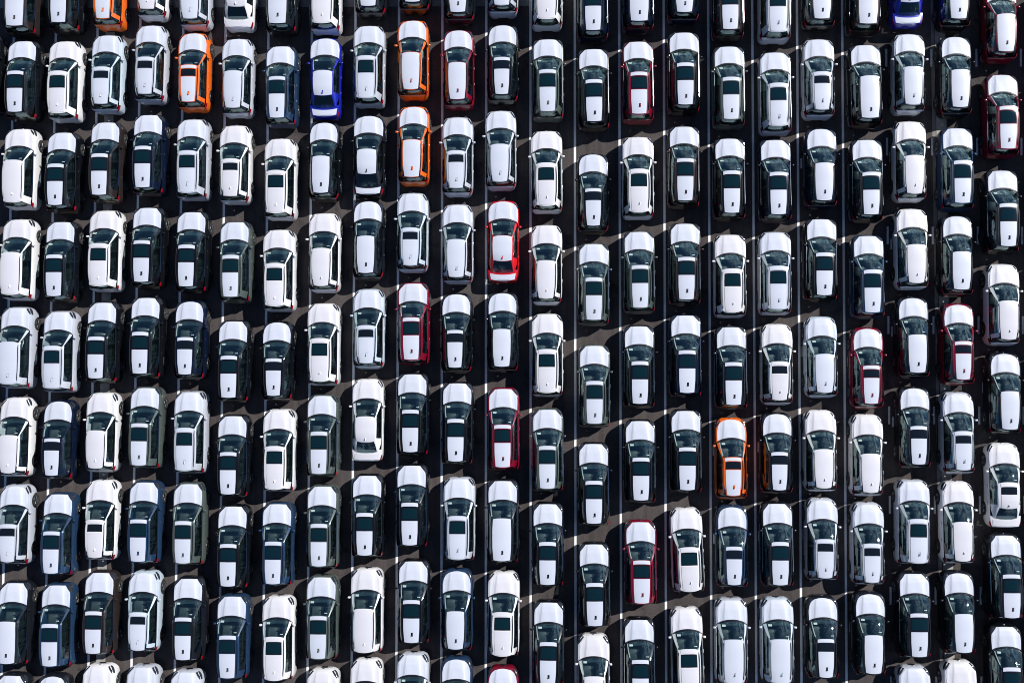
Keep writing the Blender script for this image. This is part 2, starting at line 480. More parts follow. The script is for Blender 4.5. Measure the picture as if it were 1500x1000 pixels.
def roof_patch(T, u0, u1, v0, v1, dz, nu=10, nv=12, hole=None, widen=0.):
    us = arc_u((u0, u1), nu); vs = arc_u((v0, v1), nv)
    if hole:
        hu0, hu1, hv0, hv1 = hole
        us = sorted(set([round(u, 4) for u in us if not (hu0 - .03 < u < hu1 + .03)] + [hu0, hu1]))
        vs = sorted(set([round(v, 4) for v in vs if not (hv0 - .02 < v < hv1 + .02)] + [hv0, hv1]))
    b = MB()
    def pt(u, v):
        x, y, z = roof_pt(T, u, v)
        k = 1 + widen * max(0, (v - .78) / .22)
        return (x * k, y, z + dz)
    P = [[pt(u, v) for u in us] for v in vs]
    sk = None
    if hole:
        sk = lambda i, j: (hv0 - 1e-4 <= vs[i] < hv1 - 1e-4) and (hu0 - 1e-4 <= us[j] < hu1 - 1e-4)
    b.grid(P, flip=True, skip=sk)
    # turned-down edge so the sheet has thickness
    loop = [(0, j) for j in range(len(us))] + [(i, len(us) - 1) for i in range(1, len(vs))] + \
           [(len(vs) - 1, j) for j in range(len(us) - 2, -1, -1)] + [(i, 0) for i in range(len(vs) - 2, 0, -1)]
    o = len(b.v)
    for (i, j) in loop:
        x, y, z = P[i][j]; b.v.append((x, y, z)); b.v.append((x * 1.004, y, z - dz * .9))
    n = len(loop)
    for k in range(n):
        a, c = o + 2 * k, o + 2 * ((k + 1) % n)
        b.f.append((a, a + 1, c + 1, c))
    return b

def bonnet_film(T):
    b = MB(); rows = []
    c = T['cowl'] + .045; fr = T['front'] - .085
    sed = T['name'] != 'suv'
    nv, nu = 16, 33
    for i in range(nv):
        v = i / (nv - 1)
        hw = float(np.interp(v, [0, .04, .14, .3, .55, 1], [.45, .49, .592, .76, .785, .77] if T['name'] == 'suv' else ([.44, .52, .63, .72, .77, .76] if T['name'] == 'hatchback' else [.46, .58, .70, .785, .82, .80])))
        row = []
        for j in range(nu):
            u = -1 + 2 * j / (nu - 1)
            yr = c - .20 * abs(u) ** 2.2; yf = fr - (.02 if not sed else .08) * abs(u) ** 2
            y = yf * (1 - v) + yr * v
            x = u * hw
            lim = Wf(T, y) * .94
            x = max(-lim, min(lim, x))
            row.append((x, y, deck(T, x, y) + .015 + .003 * math.sin(9 * x + 3 * y)))
        rows.append(row)
    b.grid(rows, flip=False)
    edge = [(0, j) for j in range(nu)] + [(i, nu - 1) for i in range(1, nv)] + [(nv - 1, j) for j in range(nu - 2, -1, -1)] + [(i, 0) for i in range(nv - 2, 0, -1)]
    o = len(b.v)
    for (i, j) in edge:
        x, y, z = rows[i][j]; b.v.append((x, y, z)); b.v.append((x * 1.006, y, z - .010))
    n = len(edge)
    for k in range(n):
        a, d = o + 2 * k, o + 2 * ((k + 1) % n)
        b.f.append((a, d, d + 1, a + 1))
    return b

def side_patch(T, y0, y1, z0, z1, off, side, ny=7, nz=3, taper=0.):
    b = MB(); P = []
    for i in range(ny):
        y = y0 + (y1 - y0) * i / (ny - 1); row = []
        for k in range(nz):
            t = i / (ny - 1)
            zz0 = z0 + taper * (1 - t); zz = zz0 + (z1 - zz0) * k / (nz - 1)
            zz = min(zz, Zt(T, y) - .005)
            x = side_x(T, y, zz) + off
            row.append((side * x, y + (off * (1 if y > 0 else -1)) * .6, zz))
        # inner top return
        x, yy, zz = row[-1]; row.append((x - side * (off + .015), yy, zz + .008))
        P.append(row)
    b.grid(P, flip=(side > 0) ^ (y1 < y0))
    return b

def wheel_meshes():
    t = MB(); n = 28
    prof = [(-.11, .22), (-.112, .30), (-.09, .335), (-.03, .345), (.03, .345), (.09, .335), (.112, .30), (.11, .225)]
    P = [[(x, r_ * math.cos(a), r_ * math.sin(a)) for x, r_ in prof] for a in np.linspace(0, 2 * math.pi, n + 1)]
    t.grid(P)
    o = len(t.v); t.v += [(-.11, .22 * math.cos(2 * math.pi * k / n), .22 * math.sin(2 * math.pi * k / n)) for k in range(n)]
    t.f.append(tuple(range(o, o + n)))
    tyre = t.mesh('tyre', 'rubber')
    r = MB(); P = [[(x, q * math.cos(a), q * math.sin(a)) for x, q in ((.107, .232), (.118, .225), (.112, .205), (.055, .195))] for a in np.linspace(0, 2 * math.pi, n + 1)]
    r.grid(P)
    for k in range(5):
        for d in (-.16, .16):
            a = 2 * math.pi * k / 5
            p0 = Vector((.10, math.cos(a) * .04, math.sin(a) * .04)); p1 = Vector((.108, math.cos(a + d) * .215, math.sin(a + d) * .215))
            r.tube([p0, p1], .017, 4)
    r.tube([(.07, 0, 0), (.112, 0, 0)], .055, 10)
    rim = r.mesh('rim', 'alloy')
    h = MB(); P = [[(x, q * math.cos(a), q * math.sin(a)) for x, q in ((.056, .20), (.05, .01))] for a in np.linspace(0, 2 * math.pi, 17)]
    h.grid(P)
    disc = h.mesh('brake_disc', 'black_plastic')
    return tyre, rim, disc
TYRE, RIM, DISC = wheel_meshes()

MESH = {}
def cached(key, fn):
    if key not in MESH: MESH[key] = fn()
    return MESH[key]
def painted(key, paint, fn):
    base = cached(key, fn)
    k = key + ('paint', paint)
    if k not in MESH:
        me = base.copy(); me.materials.clear(); me.materials.append(M[paint]); MESH[k] = me
    return MESH[k]

def obj(name, me, parent=None, loc=None, rot=None):
    o = bpy.data.objects.new(name, me); C.objects.link(o)
    if parent: o.parent = parent
    if loc: o.location = loc
    if rot: o.rotation_euler = rot
    return o

GH = {}
def build_car(tk, roof, paint):
    T = TYPES[tk]
    root = bpy.data.objects.new(T['name'], None); C.objects.link(root); root.empty_display_size = .3
    pk = paint
    obj('body', painted((tk, 'body'), pk, lambda: body_mesh(T)), root)
    if tk not in GH: GH[tk] = greenhouse(T)
    pieces, P = GH[tk]
    for (n, s), b in pieces.items():
        nm = n.replace('_rear', '') if n == 'door_window_rear' else n
        if n == 'frame': obj('window_frame', painted((tk, 'frame'), pk, lambda b=b: b.mesh('window_frame', 'white')), root)
        else:
            mm = {'window_seal': 'gloss_black', 'windscreen': 'windscreen'}.get(n, 'glass')
            ob = obj(nm, cached((tk, n, s), lambda b=b: b.mesh(nm, mm)), root)
            if n == 'windscreen': ws = ob
    # roof panel
    obj('roof', painted((tk, 'roof'), pk, lambda: (lambda b: (b.grid([[roof_pt(T, u, v) for u in np.linspace(-1, 1, 17)] for v in np.linspace(0, 1, 20)], flip=True), b.mesh('roof', 'white'))[1])(MB())), root)
    Lr = T['wst'] - T['rr']
    sed = tk == 'S'
    # protective film on bonnet and roof
    fm = 'film_on_white' if paint == 'white' else 'film'
    obj('bonnet_film', painted((tk, 'bf'), fm, lambda: bonnet_film(T).mesh('bonnet_film', 'film', angle=25)), root)
    rw = .95 if sed else .86
    fin_v = 1 - (.50 / Lr)
    hole = (-.02 / .56, .09 / .56, fin_v - .105 / Lr, fin_v + .105 / Lr) if not sed else (-.03 / .56, .03 / .56, 1 - .30 / Lr, 1 - .14 / Lr)
    fh = None if paint == 'white' else hole
    if roof == 'n':
        v0 = .012
        obj('roof_film', painted((tk, 'rfn', fh is None), fm, lambda: roof_patch(T, -rw, rw, v0, .985, .012, 12, 18, fh).mesh('roof_film', 'film', angle=25)), root)
    else:
        d = {'L': (.27, .98), 'S': (.245, .66)}[roof]
        a, e = d[0] / Lr, d[1] / Lr
        obj('roof_film', painted((tk, roof, 'rff'), fm, lambda: roof_patch(T, -.80, .80, .012, a - .018, .012, 12, 4).mesh('roof_film', 'film', angle=25)), root)
        obj('roof_film', painted((tk, roof, 'rfr', fh is None), fm, lambda: roof_patch(T, -.735, .735, e + .018, .985, .012, 12, 14, fh).mesh('roof_film', 'film', angle=25)), root)
        sr = obj('sunroof', cached((tk, roof, 'sr'), lambda: roof_patch(T, -.74, .74, a, e, .008, 10, 8).mesh('sunroof', 'gloss_black')), root)
        def srg(): return roof_patch(T, -.66, .66, a + .03, e - .03, .011, 10, 8).mesh('sunroof_glass', 'sunroof_glass' if roof == 'L' else 'gloss_black')
        obj('glass_panel', cached((tk, roof, 'srg'), srg), sr)
    # bright strip along the foot of the side windows
    if tk == 'F':
        base = loops(T)[0]
        def strip(s):
            b = MB(); b.tube([(s * (x + .012), y, z + .012) for x, y, z in base[5:13]], .013, 5); return b.mesh('window_trim', 'chrome')
        for s in (1, -1): obj('window_trim', cached((tk, 'wt', s), lambda s=s: strip(s)), root)
    # shark fin aerial
    def fin():
        b = MB(); w = .022; 
        b.v = [(-w, .09, 0), (w, .09, 0), (w * 1.5, -.09, 0), (-w * 1.5, -.09, 0), (0, -.045, .075), (0, -.085, .07)]
        b.f = [(0, 1, 4), (1, 2, 5, 4), (3, 0, 4, 5), (2, 3, 5), (3, 2, 1, 0)]
        return b.mesh('aerial', 'white', smooth=False)
    fu = (hole[0] + hole[1]) / 2; fv = (hole[2] + hole[3]) / 2
    p = roof_pt(T, fu, fv)
    obj('aerial', painted((tk, 'fin'), pk if pk not in ('white',) else 'white', fin), root, (p[0], p[1], p[2] + .002))
    # roof rails
    if T['rails']:
        def rail(side):
            b = MB(); pts = [roof_pt(T, .955 * side, v) for v in np.linspace(.05, .93, 12)]
            b.tube([(x, y, z + (.038 if 0 < i < 11 else .008)) for i, (x, y, z) in enumerate(pts)], .017, 6)
            return b.mesh('roof_rail', 'black_plastic')
        for s in (1, -1):
            if pk in ('silver', 'white', 'ice', 'khaki', 'orange', 'wine') or tk == 'X' or True:
                obj('roof_rail', cached((tk, 'rail', s), lambda s=s: rail(s)), root)
    if tk == 'X':
        def fins(s):
            b = MB()
            P_ = [[(lambda q: (q[0] * 1.01 * s, q[1], q[2] + .006))(roof_pt(T, u, v)) for u in (.83, .92, 1.0)] for v in (.84, .90, .96, 1.0)]
            b.grid(P_, flip=s > 0)
            return b.mesh('spoiler_fin', 'gloss_black')
        for s in (1, -1): obj('spoiler_fin', cached((tk, 'fins', s), lambda s=s: fins(s)), root)
    if not sed:
        def spoiler():
            b = MB(); P_ = []
            for v, dz, dy in ((1.0, .004, 0), (1.0, .0, -.02 if tk == 'F' else -.05), (1.0, -.03, -.018 if tk == 'F' else -.045), (.99, -.03, .01)):
                P_.append([(lambda q: (q[0] * .94, q[1] + dy, q[2] + dz))(roof_pt(T, u, v)) for u in np.linspace(-.93, .93, 9)])
            b.grid(P_, flip=True); return b.mesh('rear_spoiler', 'white')
        obj('rear_spoiler', painted((tk, 'spoiler'), pk if tk == 'F' else 'black', spoiler), root)
    else:
        def boot():
            b = MB(); rows = []
            for v in np.linspace(0, 1, 7):
                row = []
                for u in np.linspace(-1, 1, 15):
                    y = (T['rb'] - .05 + .10 * abs(u) ** 2.2) * (1 - v) + (T['rear'] + .075 + .09 * u * u) * v
                    x = u * float(np.interp(v, [0, 1], [.72, .66]))
                    row.append((x, y, deck(T, x, y) + .010))
                rows.append(row)
            b.grid(rows, flip=True); return b.mesh('boot_film', 'film', angle=25)
        obj('boot_film', painted((tk, 'boot'), fm, boot), root)
    # cowl with wipers
    def cowl():
        b = MB(); rows = []
        for k in range(3):
            row = []
            for u in np.linspace(-1, 1, 17):
                x = u * .73; y = T['cowl'] + .045 - .055 * k - .20 * abs(u) ** 2.2
                row.append((x, y, deck(T, x, y) + .008 - .002 * k))
            rows.append(row)
        b.grid(rows); return b.mesh('cowl_panel', 'black_plastic')
    obj('cowl_panel', cached((tk, 'cowl'), cowl), root)
    def wiper(x0, x1):
        b = MB()
        def q(x, up):
            y = T['cowl'] - .02 - .17 * (abs(x) / .66) ** 2 - up
            return (x, y, deck(T, x, T['cowl']) + .035 + up * .55)
        b.tube([q(x0, .0), q((x0 + x1) / 2, .05), q(x1, .075)], .012, 4)
        return b.mesh('wiper', 'black_plastic')
    obj('wiper', cached((tk, 'w1'), lambda: wiper(.55, -.02)), root)
    obj('wiper', cached((tk, 'w2'), lambda: wiper(-.05, -.52)), root)
    # lamps, grille, bumper trim
    fr, re = T['front'], T['rear']
    zl = Zt(T, fr - .3)
    for s in (1, -1):
        def lamp(s=s):
            b = MB(); P_ = []
            for t in np.linspace(0, 1, 7):
                if tk == 'F': a_ = (.50 + .30 * t, fr - .095 - .36 * t); c_ = (.59 + .27 * t, fr - .075 - .30 * t)
                else: a_ = (.55 + .23 * t, fr - .15 - .36 * t); c_ = (.61 + .24 * t, fr - .125 - .34 * t)
                row = []
                for (x, y), dz in ((a_, .008), (((a_[0] + c_[0]) / 2, (a_[1] + c_[1]) / 2), .016), (c_, .006)):
                    x = min(x, Wf(T, y) * .95); row.append((s * x, y, deck(T, x, y) + dz))
                P_.append(row)
            b.grid(P_, flip=s > 0); return b.mesh('headlight_glass', 'lens_clear')
        hl = obj('headlight', cached((tk, 'hl', s), lambda s=s: side_patch(T, fr - .46, fr - .07, zl - .21, zl - .02, .012, s, 8, 3, .10).mesh('headlight', 'lens_clear')), root)
        obj('lamp_cover', cached((tk, 'lampc', s), lamp), hl)
        obj('taillight', cached((tk, 'tl', s), lambda s=s: side_patch(T, re + (.40 if tk != 'F' else .34), re + .07, Zt(T, re + .25) - .15, Zt(T, re + .25) - .0, .009, s, 8, 3, .06).mesh('taillight', 'lens_red')), root)
    def grille():
        b = MB(); P_ = []
        for z, y in ((Zt(T, fr) - .20, fr + .006), (Zt(T, fr) - .02, fr + .008), (Zt(T, fr - .03) + .045, fr - .022), (Zt(T, fr - .07) + .062, fr - .062)):
            hwg = .40 if z < Zt(T, fr) + .03 else .38
            P_.append([(x, y - .03 * (x / .4) ** 2, z) for x in np.linspace(-hwg, hwg, 9)])
        b.grid(P_, flip=True); return b.mesh('grille', 'gloss_black')
    gr = obj('grille', cached((tk, 'gr'), grille), root)
    def emblem():
        b = MB(); b.box((0, fr + .002, Zt(T, fr - .03) + .05), (.13, .03, .05), .012); return b.mesh('emblem', 'chrome')
    obj('emblem', cached((tk, 'em'), emblem), gr)
    def rear_trim():
        b = MB(); P_ = []
        for z, dy in ((.34, -.002), (.52, -.012), (.55, .0)):
            P_.append([(x, re + dy + .05 * (abs(x) / .6) ** 3, z) for x in np.linspace(-.60, .60, 9)])
        b.grid(P_, flip=False); return b.mesh('bumper_trim', 'black_plastic')
    obj('bumper_trim', cached((tk, 'bt'), rear_trim), root)
    for s in (1, -1):
        def sill(s=s):
            b = MB(); P_ = []
            for y in np.linspace(T['ax'][1] + .40, T['ax'][0] - .40, 6):
                P_.append([(s * (side_x(T, y, z) + .012), y, z) for z in (.22, .30, .38)])
            b.grid(P_, flip=s > 0); return b.mesh('sill_trim', 'black_plastic')
        obj('sill_trim', cached((tk, 'sill', s), sill), root)
        if tk == 'X':
            for a in T['ax']:
                def arch(s=s, a=a):
                    b = MB(); P_ = []
                    for t in np.linspace(-.15, math.pi + .15, 15):
                        row = []
                        for rr in (.375, .43):
                            y = a + rr * math.cos(t); z = max(.22, .345 + rr * math.sin(t))
                            row.append((s * (side_x(T, y, z) + .014), y, z))
                        P_.append(row)
                    b.grid(P_, flip=s < 0); return b.mesh('arch_trim', 'black_plastic')
                obj('arch_trim', cached((tk, 'arch', s, a), arch), root)
        # door mirrors
        def mirror(s=s):
            b = MB(); b.box((s * .945, T['cowl'] - .42, T['zt'][8][1] + .02), (.14, .10, .12), .02, None)
            b.box((s * .875, T['cowl'] - .41, T['zt'][8][1] + .0), (.06, .06, .05), .012)
            return b.mesh('door_mirror', 'white')
        obj('door_mirror', painted((tk, 'mir', s), pk, mirror), root)
        for yy in (-.02, -.92):
            def handle(s=s, yy=yy):
                b = MB(); zz = Zt(T, yy) - .13; b.box((s * (side_x(T, yy, zz) + .014), yy, zz), (.03, .19, .035), .01); return b.mesh('door_handle', 'white')
            obj('door_handle', painted((tk, 'dh', s, yy), pk, handle), root)
        # wheels and the dark wells behind them
        for a in T['ax']:
            def well(s=s, a=a):
                b = MB(); P_ = []
                for t in np.linspace(-.25, math.pi + .25, 13):
                    P_.append([(s * x, a + .40 * math.cos(t), .345 + .40 * math.sin(t)) for x in (.86, .50)])
                b.grid(P_, flip=s > 0); return b.mesh('wheel_liner', 'black_plastic')
            obj('wheel_liner', cached((tk, 'well', s, a), well), root)
            w = obj('wheel', TYRE, root, (s * (T['Wk'] - .125), a, .345), (0, 0, 0 if s > 0 else math.pi))
            obj('rim', RIM, w); obj('brake_disc', DISC, w)
    # underbody / cabin floor
    def floor():
        b = MB(); b.box((0, (T['cowl'] - .1 + T['deck_rear']) / 2, .42), (1.5, T['cowl'] - .1 - T['deck_rear'] - .05, .30), .02)
        b.box((0, 0, .30), (1.15, 4.1, .16), .03)
        return b.mesh('cabin_floor', 'interior')
    obj('cabin_floor', cached((tk, 'floor'), floor), root)
    zb = Zt(T, .8)
    def dash():
        b = MB(); rows = []
        rnd = random.Random(4)
        for i in range(5):
            row = []
            for k in range(13):
                u = -1 + k / 6; x = u * .70
                y = T['cowl'] - .01 - .10 * i - .17 * abs(u) ** 2.2 * (1 - i / 6)
                z = zb + .040 + .02 * math.sin(i) - (.22 if i == 4 else 0) + rnd.uniform(-.008, .008) + (.03 if k in (2, 3, 4) and i in (2, 3) else 0)
                row.append((x, y, z))
            rows.append(row)
        b.grid(rows); return b.mesh('dashboard', 'dash_cover')
    obj('dashboard', cached((tk, 'dash'), dash), root)
    def seat():
        b = MB()
        b.box((0, .18, .64), (.50, .52, .16), .05)
        b.box((0, -.14, .92), (.50, .15, .60), .06, Matrix.Rotation(R(14), 3, 'X'))
        b.box((0, -.24, 1.25), (.25, .10, .17), .04)
        return b.mesh('seat', 'upholstery')
    for s in (1, -1): obj('seat', cached(('seat',), seat), root, (s * .37, .12, -.02 if sed else .04))
    def bench():
        b = MB(); b.box((0, -.62, .66), (1.26, .48, .16), .05); b.box((0, -.93, .92), (1.26, .16, .56), .06, Matrix.Rotation(R(14), 3, 'X'))
        if not sed: b.box((0, -1.55, .93), (1.2, .9, .03), .01)
        return b.mesh('rear_seat', 'upholstery')
    obj('rear_seat', cached((tk, 'bench'), bench), root)
    def wheelr():
        b = MB(); n = 14; c = Vector((.37, .60, zb + .02)); pts = []
        for k in range(n + 1):
            a = 2 * math.pi * k / n; pts.append(c + Vector((.18 * math.cos(a), .07 * math.sin(a), .165 * math.sin(a))))
        b.tube(pts, .016, 5); b.tube([c + Vector((-.17, 0, 0)), c + Vector((.17, 0, 0))], .02, 4)
        return b.mesh('steering_wheel', 'interior')
    obj('steering_wheel', cached((tk, 'stw'), wheelr), root)
    # pale A pillar trim seen through the windscreen
    P_ = P
    def trim(side):
        b = MB(); rows = []
        for v in range(1, 6):
            x, y, z = P_[v][4]; x2, y2, z2 = P_[v][3]
            a = Vector((x * side, y, z - .012)); w = (Vector((x2 * side, y2, z2 - .012)) - a).normalized() * .055
            rows.append([tuple(a), tuple(a + w + Vector((0, 0, -.012)))])
        b.grid(rows, flip=side > 0); return b.mesh('pillar_trim', 'trim_pale')
    obj('pillar_trim', cached((tk, 'trim', -1), lambda: trim(-1)), root)
    def label_paper():
        b = MB(); x, y, z = P_[2][2]; x2, y2, z2 = P_[2][3]
        xx = -(x + x2) / 2; yy = (y + y2) / 2; zz = (z + z2) / 2 - .035
        b.box((xx + .02, yy, zz), (.19, .11, .004), 0, Matrix.Rotation(R(-32), 3, 'X')); return b.mesh('windscreen_note', 'paper', smooth=False)
    note = obj('windscreen_note', cached((tk, 'note'), label_paper), root)
    def stick():
        b = MB(); x, y, z = P_[5][2]
        b.box((x + .03, y + .0, z - .02), (.15, .035, .003), 0, Matrix.Rotation(R(-30), 3, 'X')); return b.mesh('sticker', 'paper', smooth=False)
    obj('sticker', cached((tk, 'stick'), stick), root)
    return root

CARS = [
 [(20.5,38,'brown','F','n','r'),(22,103,'black','F','L'),(18,234,'white','F','n'),(15,369,'white','F','n'),(12,500,'silver','F','n'),(12,637,'white','X','n'),(11,767,'silver','X','S'),(9,909,'dark','F','n'),(20,986,'dark','F','n','h')],
 [(85,33,'black','F','L','r'),(84,103.5,'white','F','L'),(81,239,'black','F','L'),(79,372,'black','F','L'),(76,506,'silver','F','L'),(76,641,'navy','X','S'),(75,777,'steel','F','L'),(72.5,912.5,'steel','F','L'),(80,987.5,'dark','X','n','h')],
 [(150,27,'orange','X','S','r'),(148,97.5,'ice','X','S'),(145.5,224,'brown','F','L'),(144,356,'white','F','L'),(140.5,492,'black','F','L'),(140,630,'white','X','n'),(139,760.5,'white','X','S'),(136.5,894,'brown','F','L'),(147,972.5,'white','F','n','h')],
 [(215,13,'white','X','n','r'),(212.5,83,'silver','X','S'),(209,213,'navy','F','L'),(207.5,351,'black','F','L'),(205,485,'black','F','L'),(204,619,'khaki','F','L'),(202.5,759.5,'steel','F','L'),(202,896,'ice','X','S'),(211,974,'silver','F','n','h')],
 [(278,27,'silver','X','n','r'),(276,94.5,'orange','X','S'),(274,220,'silver','F','L'),(273,357.5,'black','F','L'),(271,493,'navy','X','S'),(270,626,'silver','F','L'),(268,762,'khaki','F','L'),(268,903,'dark','F','L'),(275,981,'silver','F','n','h')],
 [(345,9,'white','S','n','r'),(341,103,'silver','X','n'),(337.5,232,'white','X','S'),(337.5,372.5,'khaki','F','L'),(335,520,'black','F','L'),(334,661,'black','F','L'),(334,795.5,'black','F','L'),(333,929.5,'steel','F','L')],
 [(406,34.5,'dark','F','n','r'),(405.5,111,'steel','F','L'),(404,249,'white','F','L'),(402,385,'white','F','L'),(400.6,524,'black','X','S'),(402,653,'white','F','L'),(400,792,'steel','F','L'),(401,932,'white','F','L')],
 [(471,33,'white','F','n','r'),(472.5,102.5,'blue','S','n'),(470,227.5,'black','X','n'),(470,363,'white','X','n'),(468,495,'white','F','L'),(467,631,'khaki','F','L'),(467,766,'khaki','F','L'),(466,901,'khaki','F','L'),(474,979,'white','F','n','h')],
 [(539,9,'dark','X','n','r'),(536,81,'silver','F','L'),(537,217.5,'dark','S','n'),(535.5,344.5,'dark','X','n'),(536,476,'ice','X','S'),(535,609.5,'white','S','n'),(534,750,'black','F','L'),(532.5,891,'white','F','n'),(537.5,965,'white','F','n','h')],
 [(604,3,'black','X','n','r'),(601.6,76,'orange','X','n'),(603,204,'orange','X','n'),(601,333,'ice','X','S'),(602,464,'wine','F','L'),(601,599,'black','F','L'),(600,735,'black','F','L'),(602.5,877.5,'black','F','L'),(605.6,956,'silver','F','L','h')],
 [(670.6,18,'dark','X','n','r'),(669.5,90.5,'wine','X','n'),(668,220,'silver','X','S'),(668,350,'silver','X','n'),(666.5,482.5,'black','X','S'),(667.5,612.5,'black','F','L'),(670,755,'silver','F','L'),(667,894,'steel','X','n'),(669,962.5,'steel','X','n','h')],
 [(735,7.5,'silver','X','n','r'),(735,83,'black','X','S'),(732,210.5,'silver','X','n'),(736,344.5,'red','S','n'),(735,481,'dark','X','n'),(736,621,'wine','F','L'),(735,758,'dark','F','n'),(736,896,'white','F','L'),(737,976,'wine','X','n','h')],
 [(800.6,27,'white','F','n','r'),(802,101,'khaki','F','L'),(800,238,'white','F','L'),(800,381,'white','X','n'),(801,511,'white','F','L'),(801.6,652,'khaki','F','L'),(802,792.5,'black','F','L'),(803,939,'black','F','L')],
 [(869,44.5,'navy','F','L','r'),(870,115.5,'black','F','L'),(869,275,'black','X','S'),(870,405.5,'khaki','F','L'),(871,557,'khaki','F','L'),(870,703,'black','F','L'),(871,852.5,'black','F','L'),(870,990,'white','F','n')],
 [(936.5,31,'navy','F','n','r'),(936,104.5,'wine','F','L'),(936,247,'white','F','L'),(937.5,387.5,'khaki','F','L'),(937.5,528,'black','F','L'),(939,669,'black','F','L'),(940,819.5,'wine','F','L'),(938,965,'black','F','L')],
 [(1003,18,'navy','X','n','r'),(1004,91,'black','F','L'),(1004,231,'brown','F','L'),(1005.6,375.5,'brown','F','L'),(1006.6,512,'navy','F','L'),(1007,654,'black','F','L'),(1009,801,'white','F','L'),(1009,950,'white','F','L')],
 [(1070,43,'brown','F','L','r'),(1071,112,'khaki','F','L'),(1072,249,'black','F','L'),(1073,393,'white','F','L'),(1074.5,529.5,'dark','F','L'),(1074,669,'orange','X','S'),(1075.5,799.5,'steel','X','S'),(1075,936,'silver','F','n')],
 [(1139.4,46,'silver','F','L','r'),(1140,121,'silver','F','L'),(1140,251,'navy','F','L'),(1140,389,'silver','F','L'),(1142,529,'white','X','S'),(1142,661,'black','X','S'),(1143,792.5,'dark','F','L'),(1143.5,935.5,'ice','F','n')],
 [(1204.5,27.5,'black','X','n','r'),(1204,104.5,'silver','X','S'),(1207.5,237.5,'navy','X','n'),(1208,369,'black','F','L'),(1208,518,'ice','X','n'),(1207,657.5,'white','X','n'),(1209,789,'silver','X','S'),(1210,934.5,'dark','X','S')],
 [(1272,35,'brown','F','n','r'),(1274,110,'black','F','n'),(1276,251,'dark','F','L'),(1278,394,'steel','F','L'),(1276.5,534.5,'wine','X','S'),(1276,664,'white','X','n'),(1277.5,795.5,'silver','X','S'),(1280,929,'dark','X','n')],
 [(1334,3,'blue','S','n','r'),(1338,97,'silver','X','n'),(1340,227,'white','X','n'),(1342.5,357.5,'white','X','n'),(1344,489,'dark','X','n'),(1346,623,'dark','X','S'),(1345.6,759.5,'silver','F','L'),(1346.5,897,'dark','F','L'),(1337,975,'silver','F','n','h')],
 [(1405,27.5,'black','X','n','r'),(1407,101,'dark','X','n'),(1410,234,'steel','F','L'),(1409,367.5,'dark','X','n'),(1411,499,'wine','X','S'),(1411,631,'silver','X','S'),(1410.6,764,'white','X','n'),(1412,898,'dark','X','n'),(1404,967.5,'white','F','n','h')],
 [(1474,19.5,'wine','X','n'),(1477,154.5,'wine','F','L'),(1477,297,'dark','F','L'),(1478,440,'white','X','n'),(1480,572,'dark','X','n'),(1478,706,'white','S','S'),(1482,840,'dark','F','L'),(1482.5,976,'black','F','L')],
]

# ------------------------------------------------------------------ ground
def sheet(name, pts, z, m):
    """flat strip from ground points (left edge list, right edge list)"""
    b = MB()
    Lp, Rp = pts
    b.grid([[(p.x, p.y, z), (q.x, q.y, z)] for p, q in zip(Lp, Rp)], flip=False)
    me = b.mesh(name, m, smooth=False)
    if me.polygons[0].normal.z < 0: me.flip_normals()
    o = obj(name, me); o['kind'] = 'structure'
    return o
def strip_px(name, xt, xb, wpx, z, m, yt=50, yb=850, ext=22.0):
    a0, b0 = ground(xt - wpx / 2, yt), ground(xb - wpx / 2, yb)
    a1, b1 = ground(xt + wpx / 2, yt), ground(xb + wpx / 2, yb)
    out = []
    for a, b_ in ((a0, b0), (a1, b1)):
        d = (a - b_).normalized()
        out.append([a + d * ext, a, b_, b_ - d * ext])
    return sheet(name, out, z, m)
gb = MB(); gb.grid([[(x, y, 0) for x in (-600, 600)] for y in (-600, 600)], flip=True)
g = obj('asphalt_ground', gb.mesh('asphalt_ground', 'asphalt', smooth=False)); g['kind'] = 'structure'

LINES = [(20.5,5),(82,68.2),(143,131.5),(205.5,194.5),(268.5,258),(330.5,322.7),(393.3,386.7),(457,451.5),(520.7,516),(584.5,581.2),(648,646.7),(712.3,711.7),(777,777.3),(842,843),(907,909.7),(972.3,975.3),(1037.5,1041.5),(1102,1107),(1167.5,1173),(1233.7,1239)]
for a, b_ in LINES:
    strip_px('parking_line', a, b_, 3.4, .012, 'line')
# concrete drainage strips running under two columns
strip_px('concrete_strip', 161.5, 149.5, 13.5, .008, 'concrete')
strip_px('concrete_strip', 1366, 1377.5, 5, .008, 'gutter')
strip_px('concrete_strip', 1377, 1389, 15, .008, 'concrete')
p0, p1 = ground(-60, 13), ground(800, 9)
q0, q1 = ground(-60, -18), ground(800, -22)
sheet('gutter', ([q0, q1], [p0, p1]), .004, 'gutter')

def dash_px(x, y, h, w=3.0):
    a = ground(x - w / 2, y); b_ = ground(x + w / 2, y); c = ground(x - w / 2, y + h); d = ground(x + w / 2, y + h)
    return sheet('bay_mark', ([a, c], [b_, d]), .012, 'dash')
def col_x(x0, x1, y): return x0 + (x1 - x0) * (y - 50) / 800
for x0, x1 in ((1298, 1304.3), (1364, 1370.3), (1430, 1436.3), (1495, 1501)):
    for y in (-58, 72, 202, 332, 463, 595, 726, 859, 990):
        dash_px(col_x(x0, x1, y), y, 26)
for x0, x1, ys_ in ((1042, 1046, (652, 781)), (1107, 1112, (647, 777)), (1172.5, 1177.5, (103, 232, 369, 507, 640, 774, 915)), (1239, 1245, (522, 650, 780, 910)),
                    (1302.5, 1310, (96, 223, 350, 478, 610, 742, 874)), (1369.5, 1376, (-28, 99, 230, 360, 488, 618, 749, 879)), (1435.5, 1442, (19, 150, 285, 422, 560, 690, 822))):
    for y in ys_:
        dash_px(col_x(x0, x1, y), y, 15, 2.3)

